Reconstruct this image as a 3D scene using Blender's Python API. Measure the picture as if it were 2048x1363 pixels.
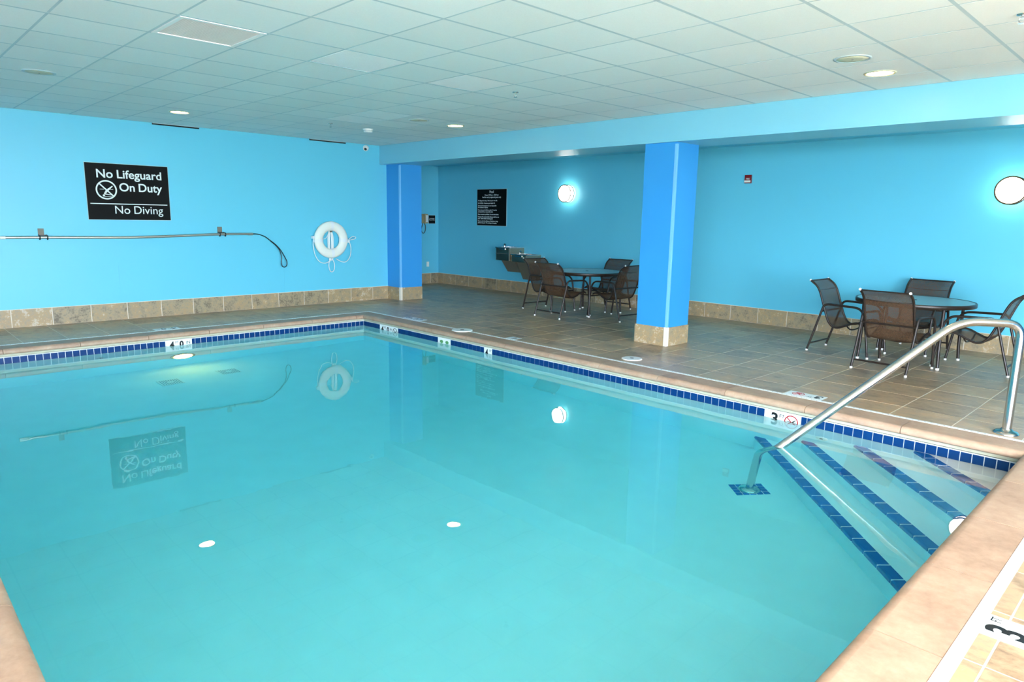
import bpy, math, random
from mathutils import Vector, Matrix
random.seed(7)
S = bpy.context.scene
C = S.collection
for o in list(bpy.data.objects):
    bpy.data.objects.remove(o, do_unlink=True)

# ------------------------------------------------------------------ camera
RIGHT = Vector((0.69455014, 0.71921294, 0.01824426))
DOWN = Vector((0.13908020, -0.10934411, -0.98422587))
FWD = Vector((-0.70587308, 0.68613163, -0.17597324))
CAM = Vector((10.95226, -7.18452, 1.53528))
FPX = 1366.845
cd = bpy.data.cameras.new('camera'); cam = bpy.data.objects.new('camera', cd); C.objects.link(cam)
cd.sensor_fit = 'HORIZONTAL'; cd.sensor_width = 36.0; cd.lens = 36.0 * FPX / 2048.0
cd.clip_start = 0.05; cd.clip_end = 200
cam.matrix_world = Matrix(((RIGHT.x, -DOWN.x, -FWD.x, CAM.x), (RIGHT.y, -DOWN.y, -FWD.y, CAM.y), (RIGHT.z, -DOWN.z, -FWD.z, CAM.z), (0, 0, 0, 1)))
S.camera = cam

# ------------------------------------------------------------------ world, daylight, exposure
def lin(c):
    return tuple(((v / 255) / 12.92 if v / 255 <= 0.04045 else ((v / 255 + 0.055) / 1.055) ** 2.4) for v in c)
W = bpy.data.worlds.new('world'); S.world = W; W.use_nodes = True      # even bright overcast sky
W.node_tree.nodes['Background'].inputs[0].default_value = (*lin((226, 238, 255)), 1)
W.node_tree.nodes['Background'].inputs[1].default_value = 30.0
S.view_settings.view_transform = 'Standard'; S.view_settings.look = 'None'
S.view_settings.gamma = 1.0; S.view_settings.use_curve_mapping = False
S.view_settings.exposure = 0.64
S.cycles.use_denoising = True
S.cycles.max_bounces = 9; S.cycles.diffuse_bounces = 5; S.cycles.glossy_bounces = 4
S.cycles.transmission_bounces = 6; S.cycles.transparent_max_bounces = 8
S.cycles.use_adaptive_sampling = True; S.cycles.adaptive_threshold = 0.03; S.cycles.volume_bounces = 0
S.cycles.sample_clamp_indirect = 8.0

sl = bpy.data.lights.new('sun', 'SUN'); sl.energy = 90; sl.color = lin((255, 250, 244)); sl.angle = math.radians(1.5)
so = bpy.data.objects.new('sun', sl); C.objects.link(so)          # high sun: it only reaches the deck just inside the windows
so.rotation_euler = Vector((-0.60, 0.10, -0.80)).to_track_quat('-Z', 'Y').to_euler(); so.location = (30, -12, 20)
# daylight enters through the two window bands behind and beside the camera (portals only guide sampling of the sky)
WY0, WY1, WZ0, WZ1 = -9.9, -3.2, 0.08, 2.5
WX0, WX1 = 10.8, 14.6
RX = 15.0; FY = -10.4
def portal(name, loc, rot, sx, sy):
    l = bpy.data.lights.new(name, 'AREA'); l.shape = 'RECTANGLE'; l.size = sx; l.size_y = sy; l.cycles.is_portal = True
    o = bpy.data.objects.new(name, l); C.objects.link(o); o.location = loc; o.rotation_euler = rot
portal('daylight_right', (RX + 0.16, (WY0 + WY1) / 2, (WZ0 + WZ1) / 2), (math.radians(90), 0, math.radians(90)), WY1 - WY0, WZ1 - WZ0)
portal('daylight_front', ((WX0 + WX1) / 2, FY - 0.16, (WZ0 + WZ1) / 2), (math.radians(90), 0, 0), WX1 - WX0, WZ1 - WZ0)

# ------------------------------------------------------------------ materials
M = {}
def newmat(name):
    m = bpy.data.materials.new(name); m.use_nodes = True
    nt = m.node_tree; b = nt.nodes['Principled BSDF']
    M[name] = m
    return m, nt, b
def N(nt, t, **kw):
    n = nt.nodes.new(t)
    for k, v in kw.items(): setattr(n, k, v)
    return n
def plain(name, rgb, rough=0.5, metal=0.0, spec=0.5, bump=0.0, bscale=200, var=0.0, vscale=3.0, emit=None, estr=0):
    m, nt, b = newmat(name)
    c = lin(rgb); b.inputs['Base Color'].default_value = (*c, 1)
    b.inputs['Roughness'].default_value = rough; b.inputs['Metallic'].default_value = metal
    b.inputs['Specular IOR Level'].default_value = spec
    geo = N(nt, 'ShaderNodeNewGeometry')
    if var:
        n = N(nt, 'ShaderNodeTexNoise'); n.inputs['Scale'].default_value = vscale; n.inputs['Detail'].default_value = 5
        nt.links.new(geo.outputs['Position'], n.inputs['Vector'])
        r = N(nt, 'ShaderNodeMix', data_type='RGBA')
        r.inputs['A'].default_value = (*[v * (1 - var) for v in c], 1); r.inputs['B'].default_value = (*[min(1, v * (1 + var)) for v in c], 1)
        nt.links.new(n.outputs['Fac'], r.inputs['Factor']); nt.links.new(r.outputs['Result'], b.inputs['Base Color'])
    if bump:
        n = N(nt, 'ShaderNodeTexNoise'); n.inputs['Scale'].default_value = bscale; n.inputs['Detail'].default_value = 3
        nt.links.new(geo.outputs['Position'], n.inputs['Vector'])
        bp = N(nt, 'ShaderNodeBump'); bp.inputs['Strength'].default_value = bump; bp.inputs['Distance'].default_value = 0.002
        nt.links.new(n.outputs['Fac'], bp.inputs['Height']); nt.links.new(bp.outputs['Normal'], b.inputs['Normal'])
    if emit:
        b.inputs['Emission Color'].default_value = (*lin(emit), 1); b.inputs['Emission Strength'].default_value = estr
    return m
def stone(name, cols, scale, stretch, rough, spec=0.5, rnd=0.35, bump=0.15, lo=0.32, hi=0.68):
    """mottled tile: noise through a ramp of colours, shifted per tile"""
    m, nt, b = newmat(name)
    geo = N(nt, 'ShaderNodeNewGeometry'); oi = N(nt, 'ShaderNodeObjectInfo')
    mp = N(nt, 'ShaderNodeVectorMath', operation='MULTIPLY'); mp.inputs[1].default_value = stretch
    nt.links.new(geo.outputs['Position'], mp.inputs[0])
    off = N(nt, 'ShaderNodeVectorMath', operation='SCALE'); off.inputs[0].default_value = (37, 19, 53)
    nt.links.new(oi.outputs['Random'], off.inputs['Scale'])
    ad = N(nt, 'ShaderNodeVectorMath', operation='ADD'); nt.links.new(mp.outputs[0], ad.inputs[0]); nt.links.new(off.outputs[0], ad.inputs[1])
    n1 = N(nt, 'ShaderNodeTexNoise'); n1.inputs['Scale'].default_value = scale; n1.inputs['Detail'].default_value = 8; n1.inputs['Roughness'].default_value = 0.62
    nt.links.new(ad.outputs[0], n1.inputs['Vector'])
    n2 = N(nt, 'ShaderNodeTexNoise'); n2.inputs['Scale'].default_value = scale * 5; n2.inputs['Detail'].default_value = 6; n2.inputs['Roughness'].default_value = 0.7
    nt.links.new(ad.outputs[0], n2.inputs['Vector'])
    mixv = N(nt, 'ShaderNodeMix'); mixv.inputs['Factor'].default_value = 0.42
    nt.links.new(n1.outputs['Fac'], mixv.inputs['A']); nt.links.new(n2.outputs['Fac'], mixv.inputs['B'])
    rm = N(nt, 'ShaderNodeMath', operation='MULTIPLY_ADD'); rm.inputs[1].default_value = rnd * 0.25; 
    nt.links.new(oi.outputs['Random'], rm.inputs[0]); nt.links.new(mixv.outputs['Result'], rm.inputs[2])
    sb = N(nt, 'ShaderNodeMath', operation='SUBTRACT'); sb.inputs[1].default_value = rnd * 0.125
    nt.links.new(rm.outputs[0], sb.inputs[0])
    cr = N(nt, 'ShaderNodeValToRGB')
    e = cr.color_ramp.elements
    for i, c in enumerate(cols):
        p = lo + (hi - lo) * i / (len(cols) - 1)
        if i < 2: e[i].position = p; e[i].color = (*lin(c), 1)
        else:
            k = e.new(p); k.color = (*lin(c), 1)
    nt.links.new(sb.outputs[0], cr.inputs['Fac']); nt.links.new(cr.outputs['Color'], b.inputs['Base Color'])
    b.inputs['Roughness'].default_value = rough; b.inputs['Specular IOR Level'].default_value = spec
    bp = N(nt, 'ShaderNodeBump'); bp.inputs['Strength'].default_value = bump; bp.inputs['Distance'].default_value = 0.002
    nt.links.new(n2.outputs['Fac'], bp.inputs['Height']); nt.links.new(bp.outputs['Normal'], b.inputs['Normal'])
    return m

plain('wall_paint', (98, 197, 222), 0.42, bump=0.12, bscale=260)
plain('beam_paint', (126, 196, 216), 0.36, bump=0.10, bscale=260)
plain('column_paint', (50, 148, 216), 0.45, bump=0.12, bscale=260)
plain('guard_plastic', (120, 190, 238), 0.4)
plain('ground', (104, 108, 96), 0.9, var=0.1, vscale=1)
plain('plain_white_wall', (225, 228, 225), 0.6)
# acoustic ceiling tile: fine speckle and slight tile-to-tile difference
m, nt, b = newmat('ceiling_tile')
geo = N(nt, 'ShaderNodeNewGeometry'); oi = N(nt, 'ShaderNodeObjectInfo')
n = N(nt, 'ShaderNodeTexNoise'); n.inputs['Scale'].default_value = 160; n.inputs['Detail'].default_value = 2
nt.links.new(geo.outputs['Position'], n.inputs['Vector'])
mx = N(nt, 'ShaderNodeMix', data_type='RGBA'); mx.inputs['A'].default_value = (*lin((230, 233, 229)), 1); mx.inputs['B'].default_value = (*lin((242, 244, 241)), 1)
ma = N(nt, 'ShaderNodeMath', operation='MULTIPLY_ADD'); ma.inputs[1].default_value = 0.5
nt.links.new(oi.outputs['Random'], ma.inputs[0]); nt.links.new(n.outputs['Fac'], ma.inputs[2])
sb = N(nt, 'ShaderNodeMath', operation='SUBTRACT'); sb.inputs[1].default_value = 0.25
nt.links.new(ma.outputs[0], sb.inputs[0]); nt.links.new(sb.outputs[0], mx.inputs['Factor']); nt.links.new(mx.outputs['Result'], b.inputs['Base Color'])
b.inputs['Roughness'].default_value = 0.85; b.inputs['Specular IOR Level'].default_value = 0.2
bp = N(nt, 'ShaderNodeBump'); bp.inputs['Strength'].default_value = 0.04; bp.inputs['Distance'].default_value = 0.002
nt.links.new(n.outputs['Fac'], bp.inputs['Height']); nt.links.new(bp.outputs['Normal'], b.inputs['Normal'])
plain('fresh_tile', (252, 252, 250), 0.85, spec=0.2, bump=0.2, bscale=160)
plain('grid_metal', (186, 202, 204), 0.5)
plain('grille_white', (252, 247, 243), 0.5)
plain('drain_grey', (176, 176, 172), 0.6)
plain('grille_warm', (255, 230, 220), 0.5)
plain('grille_dark', (120, 120, 118), 0.7)
plain('speaker_cream', (205, 205, 178), 0.6)
plain('white_plastic', (236, 236, 230), 0.4)
plain('black_plastic', (14, 15, 16), 0.35)
plain('dark_gap', (10, 14, 16), 0.9)
stone('floor_tile', [(122, 98, 75), (154, 128, 100), (177, 150, 119), (189, 154, 112), (204, 181, 150)], 3.4, (1.0, 1.6, 1.0), 0.33, spec=0.5, rnd=0.5)
plain('floor_grout', (228, 222, 206), 0.8, var=0.1, vscale=8)
stone('base_tile', [(112, 100, 80), (146, 134, 108), (164, 148, 118), (172, 144, 100), (196, 184, 160)], 9.0, (1, 1, 1), 0.45, rnd=0.4, lo=0.37, hi=0.63)
plain('base_grout', (222, 214, 196), 0.8)
stone('coping_stone', [(154, 125, 104), (170, 140, 117), (180, 151, 127), (190, 164, 140)], 4.0, (1, 1, 1), 0.55, rnd=0.35, bump=0.3)
plain('coping_bed', (186, 184, 160), 0.8, var=0.2, vscale=20)
plain('strip_white', (240, 240, 236), 0.5)
plain('pool_tile', (10, 54, 106), 0.35, spec=0.15, var=0.12, vscale=9)
plain('nosing_tile', (4, 92, 166), 0.2, spec=0.5, var=0.12, vscale=9)
plain('pool_grout', (226, 232, 230), 0.6)
plain('marker_white', (238, 242, 240), 0.3)
plain('marker_black', (12, 12, 14), 0.5)
plain('marker_red', (176, 20, 28), 0.5)
plain('marker_green', (92, 150, 92), 0.5)
plain('plaster', (240, 246, 246), 0.75, var=0.05, vscale=4, bump=0.15, bscale=120)
plain('steel', (205, 205, 202), 0.2, metal=1.0)
plain('steel_brushed', (172, 162, 138), 0.32, metal=1.0)
plain('aluminium', (196, 190, 178), 0.35, metal=0.9)
plain('fountain_grey', (112, 110, 96), 0.5)
plain('sign_black', (9, 12, 12), 0.6, spec=0.15)
plain('sign_letter', (226, 236, 232), 0.5)
plain('sign_edge', (170, 205, 210), 0.4)
plain('ring_white', (232, 236, 224), 0.5)
plain('rope_white', (228, 234, 232), 0.7)
plain('phone_tan', (170, 156, 112), 0.5)
plain('cord_grey', (60, 74, 70), 0.6)
plain('alarm_red', (120, 10, 14), 0.4)
plain('frame_brown', (42, 32, 25), 0.38, spec=0.5)
plain('table_glass', (150, 176, 176), 0.28, spec=0.6, bump=0.2, bscale=300)
plain('cap_white', (232, 230, 224), 0.5)
plain('brass_ring', (84, 66, 28), 0.5)
plain('window_frame', (210, 212, 212), 0.5)
plain('lamp_lens', (255, 240, 215), 0.5, emit=(255, 214, 150), estr=25)
plain('sconce_diffuser', (255, 250, 240), 0.5, emit=(255, 250, 238), estr=7)
plain('pool_lamp_lens', (255, 240, 215), 0.3, emit=(255, 165, 65), estr=60)
# woven sling fabric: brown threads with open weave
m, nt, b = newmat('sling')
geo = N(nt, 'ShaderNodeNewGeometry')
n = N(nt, 'ShaderNodeTexNoise'); n.inputs['Scale'].default_value = 180; n.inputs['Detail'].default_value = 2
nt.links.new(geo.outputs['Position'], n.inputs['Vector'])
mx = N(nt, 'ShaderNodeMix', data_type='RGBA'); mx.inputs['A'].default_value = (*lin((44, 30, 20)), 1); mx.inputs['B'].default_value = (*lin((108, 78, 50)), 1)
nt.links.new(n.outputs['Fac'], mx.inputs['Factor']); nt.links.new(mx.outputs['Result'], b.inputs['Base Color'])
b.inputs['Roughness'].default_value = 0.75; b.inputs['Alpha'].default_value = 0.80
# window glass: clear pane with a little reflection
m, nt, b = newmat('window_glass')
out = nt.nodes['Material Output']; nt.nodes.remove(b)
tr = N(nt, 'ShaderNodeBsdfTransparent'); gl = N(nt, 'ShaderNodeBsdfGlossy'); gl.inputs['Roughness'].default_value = 0.02
ms = N(nt, 'ShaderNodeMixShader'); ms.inputs['Fac'].default_value = 0.05
nt.links.new(tr.outputs[0], ms.inputs[1]); nt.links.new(gl.outputs[0], ms.inputs[2]); nt.links.new(ms.outputs[0], out.inputs['Surface'])
# water: refracting surface with faint ripples, red light absorbed with depth
m, nt, b = newmat('water')
out = nt.nodes['Material Output']; nt.nodes.remove(b)
g = N(nt, 'ShaderNodeBsdfGlass'); g.inputs['IOR'].default_value = 1.333; g.inputs['Roughness'].default_value = 0.0
geo = N(nt, 'ShaderNodeNewGeometry')
n = N(nt, 'ShaderNodeTexNoise'); n.inputs['Scale'].default_value = 2.2; n.inputs['Detail'].default_value = 3
nt.links.new(geo.outputs['Position'], n.inputs['Vector'])
bp = N(nt, 'ShaderNodeBump'); bp.inputs['Strength'].default_value = 0.035; bp.inputs['Distance'].default_value = 0.02
nt.links.new(n.outputs['Fac'], bp.inputs['Height']); nt.links.new(bp.outputs['Normal'], g.inputs['Normal'])
va = N(nt, 'ShaderNodeVolumeAbsorption'); va.inputs['Color'].default_value = (0.20, 0.938, 0.974, 1); va.inputs['Density'].default_value = 0.70
nt.links.new(g.outputs[0], out.inputs['Surface']); nt.links.new(va.outputs[0], out.inputs['Volume'])

# ------------------------------------------------------------------ mesh helpers
class MB:
    def __init__(s): s.v = []; s.f = []; s.sm = []
    def add(s, vs, fs, smooth=False):
        k = len(s.v); s.v += [tuple(p) for p in vs]
        for f in fs: s.f.append([i + k for i in f]); s.sm.append(smooth)
        return s
    def box(s, a, b):
        x0, y0, z0 = a; x1, y1, z1 = b
        return s.add([(x0, y0, z0), (x1, y0, z0), (x1, y1, z0), (x0, y1, z0), (x0, y0, z1), (x1, y0, z1), (x1, y1, z1), (x0, y1, z1)],
                     [(3, 2, 1, 0), (4, 5, 6, 7), (0, 1, 5, 4), (1, 2, 6, 5), (2, 3, 7, 6), (3, 0, 4, 7)])
    def prism(s, poly, z0, z1, smooth=False):
        n = len(poly)
        vs = [(x, y, z0) for x, y in poly] + [(x, y, z1) for x, y in poly]
        s.add(vs, [tuple(range(n - 1, -1, -1)), tuple(range(n, 2 * n))])
        k = len(s.v) - 2 * n
        for i in range(n):
            j = (i + 1) % n; s.f.append([k + i, k + j, k + n + j, k + n + i]); s.sm.append(smooth)
        return s
    def tube(s, pts, r, n=10, caps=True, closed=False):
        pts = [Vector(p) for p in pts]; m = len(pts)
        rs = r if isinstance(r, (list, tuple)) else [r] * m
        T = []
        for i in range(m):
            if closed: t = pts[(i + 1) % m] - pts[i - 1]
            else: t = pts[min(i + 1, m - 1)] - pts[max(i - 1, 0)]
            T.append(t.normalized())
        ref = Vector((0, 0, 1)) if abs(T[0].z) < 0.9 else Vector((1, 0, 0))
        u = T[0].cross(ref).normalized()
        vs = []
        for i in range(m):
            if i:
                q = T[i - 1].rotation_difference(T[i]); u = q @ u
                u = (u - T[i] * u.dot(T[i])).normalized()
            w = T[i].cross(u)
            for k in range(n):
                a = 2 * math.pi * k / n
                vs.append(pts[i] + (u * math.cos(a) + w * math.sin(a)) * rs[i])
        fs = []
        for i in range(m if closed else m - 1):
            i2 = (i + 1) % m
            for k in range(n):
                k2 = (k + 1) % n
                fs.append((i * n + k, i * n + k2, i2 * n + k2, i2 * n + k))
        s.add(vs, fs, True)
        if caps and not closed:
            s.add(vs[:n], [tuple(range(n - 1, -1, -1))]); s.add(vs[-n:], [tuple(range(n))])
        return s
    def lathe(s, prof, o=(0, 0, 0), ax=(0, 0, 1), n=32, smooth=True, cap=True):
        """prof: (radius, height along axis)"""
        ax = Vector(ax).normalized(); o = Vector(o)
        u = ax.cross(Vector((0, 0, 1)) if abs(ax.z) < 0.9 else Vector((1, 0, 0))).normalized(); w = ax.cross(u)
        vs = []
        for r, h in prof:
            for k in range(n):
                a = 2 * math.pi * k / n
                vs.append(o + ax * h + (u * math.cos(a) + w * math.sin(a)) * r)
        fs = []
        for i in range(len(prof) - 1):
            for k in range(n):
                k2 = (k + 1) % n; fs.append((i * n + k, i * n + k2, (i + 1) * n + k2, (i + 1) * n + k))
        s.add(vs, fs, smooth)
        if cap:
            if prof[0][0] > 1e-4: s.add(vs[:n], [tuple(range(n - 1, -1, -1))])
            if prof[-1][0] > 1e-4: s.add(vs[-n:], [tuple(range(n))])
        return s
    def mesh(s, name):
        me = bpy.data.meshes.new(name); me.from_pydata(s.v, [], s.f)
        me.polygons.foreach_set('use_smooth', s.sm); me.update()
        return me
    def build(s, name, mat, parent=None, loc=(0, 0, 0)):
        return link(name, s.mesh(name), mat, parent, loc)
def link(name, me, mat=None, parent=None, loc=(0, 0, 0)):
    if mat and not me.materials: me.materials.append(M[mat])
    o = bpy.data.objects.new(name, me); C.objects.link(o); o.location = loc
    if parent: o.parent = parent
    return o
def tag(o, label=None, cat=None, group=None, kind=None):
    if label: o['label'] = label
    if cat: o['category'] = cat
    if group: o['group'] = group
    if kind: o['kind'] = kind
    return o
def empty(name, loc=(0, 0, 0), rz=0.0):
    o = bpy.data.objects.new(name, None); C.objects.link(o); o.location = loc; o.rotation_euler = (0, 0, rz)
    o.empty_display_size = 0.1
    return o
def copy_tree(o, parent=None):
    c = o.copy(); C.objects.link(c); c.parent = parent
    for ch in list(o.children): copy_tree(ch, c)
    return c
def frame(right, up, loc):
    r = Vector(right).normalized(); u = Vector(up).normalized(); n = r.cross(u)
    return Matrix(((r.x, u.x, n.x, loc[0]), (r.y, u.y, n.y, loc[1]), (r.z, u.z, n.z, loc[2]), (0, 0, 0, 1)))
def flat(mb, F):
    """transform builder's local verts by the frame"""
    mb.v = [tuple(F @ Vector(p)) for p in mb.v]
    return mb
def text(body, size, F, mat, parent, name='lettering', align='LEFT', bold=0.0, ext=0.0015, sx=1.0, spacing=1.0):
    cu = bpy.data.curves.new('t', 'FONT'); cu.body = body; cu.size = size; cu.align_x = align
    cu.extrude = ext; cu.offset = bold; cu.space_character = spacing; cu.resolution_u = 6
    t = bpy.data.objects.new('t', cu); C.objects.link(t)
    bpy.context.view_layer.update()
    me = bpy.data.meshes.new_from_object(t.evaluated_get(bpy.context.evaluated_depsgraph_get()))
    bpy.data.objects.remove(t, do_unlink=True); bpy.data.curves.remove(cu)
    me.transform(F @ Matrix.Diagonal((sx, 1, 1, 1)))
    me.materials.clear(); me.name = name
    return link(name, me, mat, parent)
def annulus(mb, cx, cy, r0, r1, z0, z1, n=40):
    for k in range(n):
        a = 2 * math.pi * k / n; b = 2 * math.pi * (k + 1) / n
        P = [(cx + r * math.cos(t), cy + r * math.sin(t)) for r, t in ((r0, a), (r1, a), (r1, b), (r0, b))]
        mb.prism(P, z0, z1)
    return mb
def bar2(mb, p, q, w, z0, z1, w2=None):
    p = Vector(p); q = Vector(q); d = (q - p).normalized(); n = Vector((-d.y, d.x)); w2 = w if w2 is None else w2
    mb.prism([p + n * w / 2, p - n * w / 2, q - n * w2 / 2, q + n * w2 / 2], z0, z1)
    return mb
def disc(mb, cx, cy, r, z0, z1, n=20):
    mb.prism([(cx + r * math.cos(2 * math.pi * k / n), cy + r * math.sin(2 * math.pi * k / n)) for k in range(n)], z0, z1)
    return mb
def no_dive(cx, cy, R, F, parent, ringmat, figmat, z=0.0012):
    """prohibition circle with a diver hitting the bottom"""
    mb = annulus(MB(), cx, cy, R * 0.86, R, 0, z)
    bar2(mb, (cx - R * 0.64, cy + R * 0.64), (cx + R * 0.64, cy - R * 0.64), R * 0.13, 0, z)
    flat(mb, F).build('prohibition_ring', ringmat, parent)
    d = MB()
    bar2(d, (cx + 0.60 * R, cy + 0.42 * R), (cx + 0.0 * R, cy - 0.12 * R), R * 0.09, 0, z * 0.9, R * 0.22)
    bar2(d, (cx + 0.02 * R, cy - 0.10 * R), (cx - 0.22 * R, cy - 0.45 * R), R * 0.22, 0, z * 0.9, R * 0.14)
    bar2(d, (cx - 0.22 * R, cy - 0.42 * R), (cx + 0.45 * R, cy - 0.52 * R), R * 0.10, 0, z * 0.9, R * 0.06)
    disc(d, cx - 0.28 * R, cy - 0.58 * R, R * 0.11, 0, z * 0.9, 14)
    bar2(d, (cx - 0.2 * R, cy - 0.70 * R), (cx + 0.5 * R, cy - 0.68 * R), R * 0.04, 0, z * 0.9)
    bar2(d, (cx - 0.62 * R, cy + 0.06 * R), (cx - 0.22 * R, cy + 0.06 * R), R * 0.05, 0, z * 0.9)
    bar2(d, (cx + 0.36 * R, cy + 0.06 * R), (cx + 0.64 * R, cy + 0.06 * R), R * 0.05, 0, z * 0.9)
    flat(d, F).build('diver_figure', figmat, parent)
def fillet(pts, rad, n=8):
    pts = [Vector(p) for p in pts]; out = [pts[0]]
    for i in range(1, len(pts) - 1):
        a, b, c = pts[i - 1], pts[i], pts[i + 1]; r = rad[i - 1]
        d1 = (a - b).normalized(); d2 = (c - b).normalized()
        for k in range(n + 1):
            t = k / n; p = (b + d1 * r) * (1 - t) ** 2 + b * 2 * t * (1 - t) + (b + d2 * r) * t * t
            out.append(p)
    out.append(pts[-1]); return out
def smooth_path(pts, n=6):
    pts = [Vector(p) for p in pts]; out = []
    for i in range(len(pts) - 1):
        p0 = pts[max(i - 1, 0)]; p1 = pts[i]; p2 = pts[i + 1]; p3 = pts[min(i + 2, len(pts) - 1)]
        for k in range(n):
            t = k / n
            out.append(0.5 * ((2 * p1) + (p2 - p0) * t + (2 * p0 - 5 * p1 + 4 * p2 - p3) * t * t + (3 * p1 - p0 - 3 * p2 + p3) * t ** 3))
    out.append(pts[-1]); return out
def in_view(p, mx=60):
    d = Vector(p) - CAM; z = d.dot(FWD)
    if z < 0.2: return False
    u = 1024 + FPX * d.dot(RIGHT) / z; v = 681.5 + FPX * d.dot(DOWN) / z
    return -mx < u < 2048 + mx and -mx < v < 1363 + mx

# ------------------------------------------------------------------ measurements of the place (metres)
H = 2.797; ZB = 2.468; YB = 2.915; XA = -2.0; HB = 0.241
PX0, PX1, PY0, PY1 = 1.631, 10.205, -6.893, -1.408          # pool wall faces
CW = 0.28; OV = 0.035                                        # coping width and overhang
LX0, LX1, LY0, LY1 = PX0 + OV, PX1 - OV, PY0 + OV, PY1 - OV   # coping lips
OX0, OX1, OY0, OY1 = LX0 - CW, LX1 + CW, LY0 - CW, LY1 + CW   # coping outer edges
SW = 0.046
SX0, SX1, SY0, SY1 = OX0 - SW, OX1 + SW, OY0 - SW, OY1 + SW   # outer edge of the white drain strip
WZ = -0.168
def pfloor(x): return -1.39 + 0.31 * (x - PX0) / (PX1 - PX0)

# ------------------------------------------------------------------ room shell
def structure(o, label=None): tag(o, label, None, None, 'structure'); return o
structure(MB().box((-0.15, FY, -0.3), (0, 0.64, 2.95)).build('wall_left', 'wall_paint'), 'bright blue painted wall with the lifeguard sign')
wl = bpy.data.objects['wall_left']
sm = MB()   # thin panel seams standing a hair proud of the paint
sm.box((0, -8.0, 0.7925), (0.0025, 0.14, 0.7965))
for y in (-6.9, -4.41, -1.92): sm.box((0, y - 0.002, 0.24), (0.0025, y + 0.002, 0.794))
sm.build('panel_seam', 'wall_paint', wl)
structure(MB().box((XA - 0.15, YB, -0.3), (RX + 0.15, YB + 0.15, 2.95)).build('wall_back', 'wall_paint'), 'blue wall at the back of the alcove')
structure(MB().box((XA - 0.15, 0.49, -0.3), (XA, YB, 2.95)).build('wall_alcove_left', 'wall_paint'), 'blue end wall of the alcove with the phone')
structure(MB().box((XA, 0.49, -0.3), (-0.15, 0.64, 2.95)).build('wall_alcove_front', 'wall_paint'), 'blue partition behind the pool wall')
mb = MB(); mb.box((RX, FY, -0.3), (RX + 0.15, WY0, 2.95)); mb.box((RX, WY1, -0.3), (RX + 0.15, YB, 2.95)); mb.box((RX, WY0, -0.3), (RX + 0.15, WY1, WZ0)); mb.box((RX, WY0, WZ1), (RX + 0.15, WY1, 2.95))
structure(mb.build('wall_right', 'column_paint'), 'deep blue wall with a window band')
mb = MB(); mb.box((-0.15, FY - 0.15, -0.3), (WX0, FY, 2.95)); mb.box((WX1, FY - 0.15, -0.3), (RX + 0.15, FY, 2.95)); mb.box((WX0, FY - 0.15, -0.3), (WX1, FY, WZ0)); mb.box((WX0, FY - 0.15, WZ1), (WX1, FY, 2.95))
structure(mb.build('wall_front', 'column_paint'), 'deep blue wall behind the camera with a window band')
def window(name, along, a0, a1, fixed):
    def P(a, d, z): return (fixed + d, a, z) if along == 'y' else (a, fixed - d, z)
    def bx(mb, a, b): mb.box([min(p, q) for p, q in zip(a, b)], [max(p, q) for p, q in zip(a, b)]); return mb
    w = bx(MB(), P(a0, 0.055, WZ0), P(a1, 0.065, WZ1)).build(name, 'window_glass'); structure(w)
    f = MB(); bx(f, P(a0, 0.03, WZ0), P(a1, 0.09, WZ0 + 0.05)); bx(f, P(a0, 0.03, WZ1 - 0.05), P(a1, 0.09, WZ1))
    f.build('window_frame', 'window_frame', w)
    for k in range(5):
        a = a0 + (a1 - a0 - 0.05) * k / 4
        bx(MB(), P(a, 0.03, WZ0), P(a + 0.05, 0.09, WZ1)).build('mullion', 'window_frame', w)
window('window_1', 'y', WY0, WY1, RX)
window('window_2', 'x', WX0, WX1, FY)

gr = MB(); gr.box((RX + 0.4, -40, -0.6), (45, 30, -0.4)); gr.box((-30, -40, -0.6), (RX + 0.4, FY - 0.4, -0.4))
structure(gr.build('ground_outside', 'ground'), 'paved ground outside the windows')
# beam with its soffit, and the lower ceiling of the alcove
structure(MB().box((0.0005, 0, ZB), (RX, 0.66, 2.95)).build('ceiling_beam', 'beam_paint'), 'pale blue beam running above the two columns')
structure(MB().box((XA, 0.66, 2.70), (RX, YB, 2.95)).build('ceiling_alcove', 'wall_paint'), 'blue ceiling of the alcove')

# suspended ceiling: slab, grid bars, tiles
T = 0.6096; GX = -0.075; GY = -0.5875
ceil = structure(MB().box((0, FY, H + 0.03), (RX, 0, 2.95)).build('ceiling', 'ceiling_tile'), 'suspended ceiling of white acoustic tiles')
xs = [0.0] + [GX + T * k for k in range(1, 25)] + [RX]; ys = [0.0] + [GY - T * k for k in range(0, 17)] + [FY]
full = MB().box((-T / 2 + 0.009, -T / 2 + 0.009, 0), (T / 2 - 0.009, T / 2 - 0.009, 0.012)).mesh('ceiling_tile'); full.materials.append(M['ceiling_tile'])
rest = MB()
GRILLES = ((9, 8), (9, 6), (9, 4))
FRESH = ((4, 3), (5, 3))
for i in range(len(xs) - 1):
    for j in range(len(ys) - 1):
        x0, x1 = xs[i], xs[i + 1]; y1, y0 = ys[j], ys[j + 1]
        if (i, j) in GRILLES: continue
        c = Vector(((x0 + x1) / 2, (y0 + y1) / 2, H + 0.0002))
        if any(in_view((x, y, H), 30) for x in (x0, x1) for y in (y0, y1)):
            if abs(x1 - x0 - T) < 1e-6 and abs(y1 - y0 - T) < 1e-6 and (i, j) not in FRESH:
                o = link('ceiling_panel', full, None, ceil, c)
            else:
                MB().box((x0 + 0.009 - c.x, y0 + 0.009 - c.y, 0), (x1 - 0.009 - c.x, y1 - 0.009 - c.y, 0.012)).build('ceiling_panel', 'fresh_tile' if (i, j) in FRESH else 'ceiling_tile', ceil, c)
        else:
            rest.box((x0 + 0.009, y0 + 0.009, H + 0.0002), (x1 - 0.009, y1 - 0.009, H + 0.012))
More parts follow.
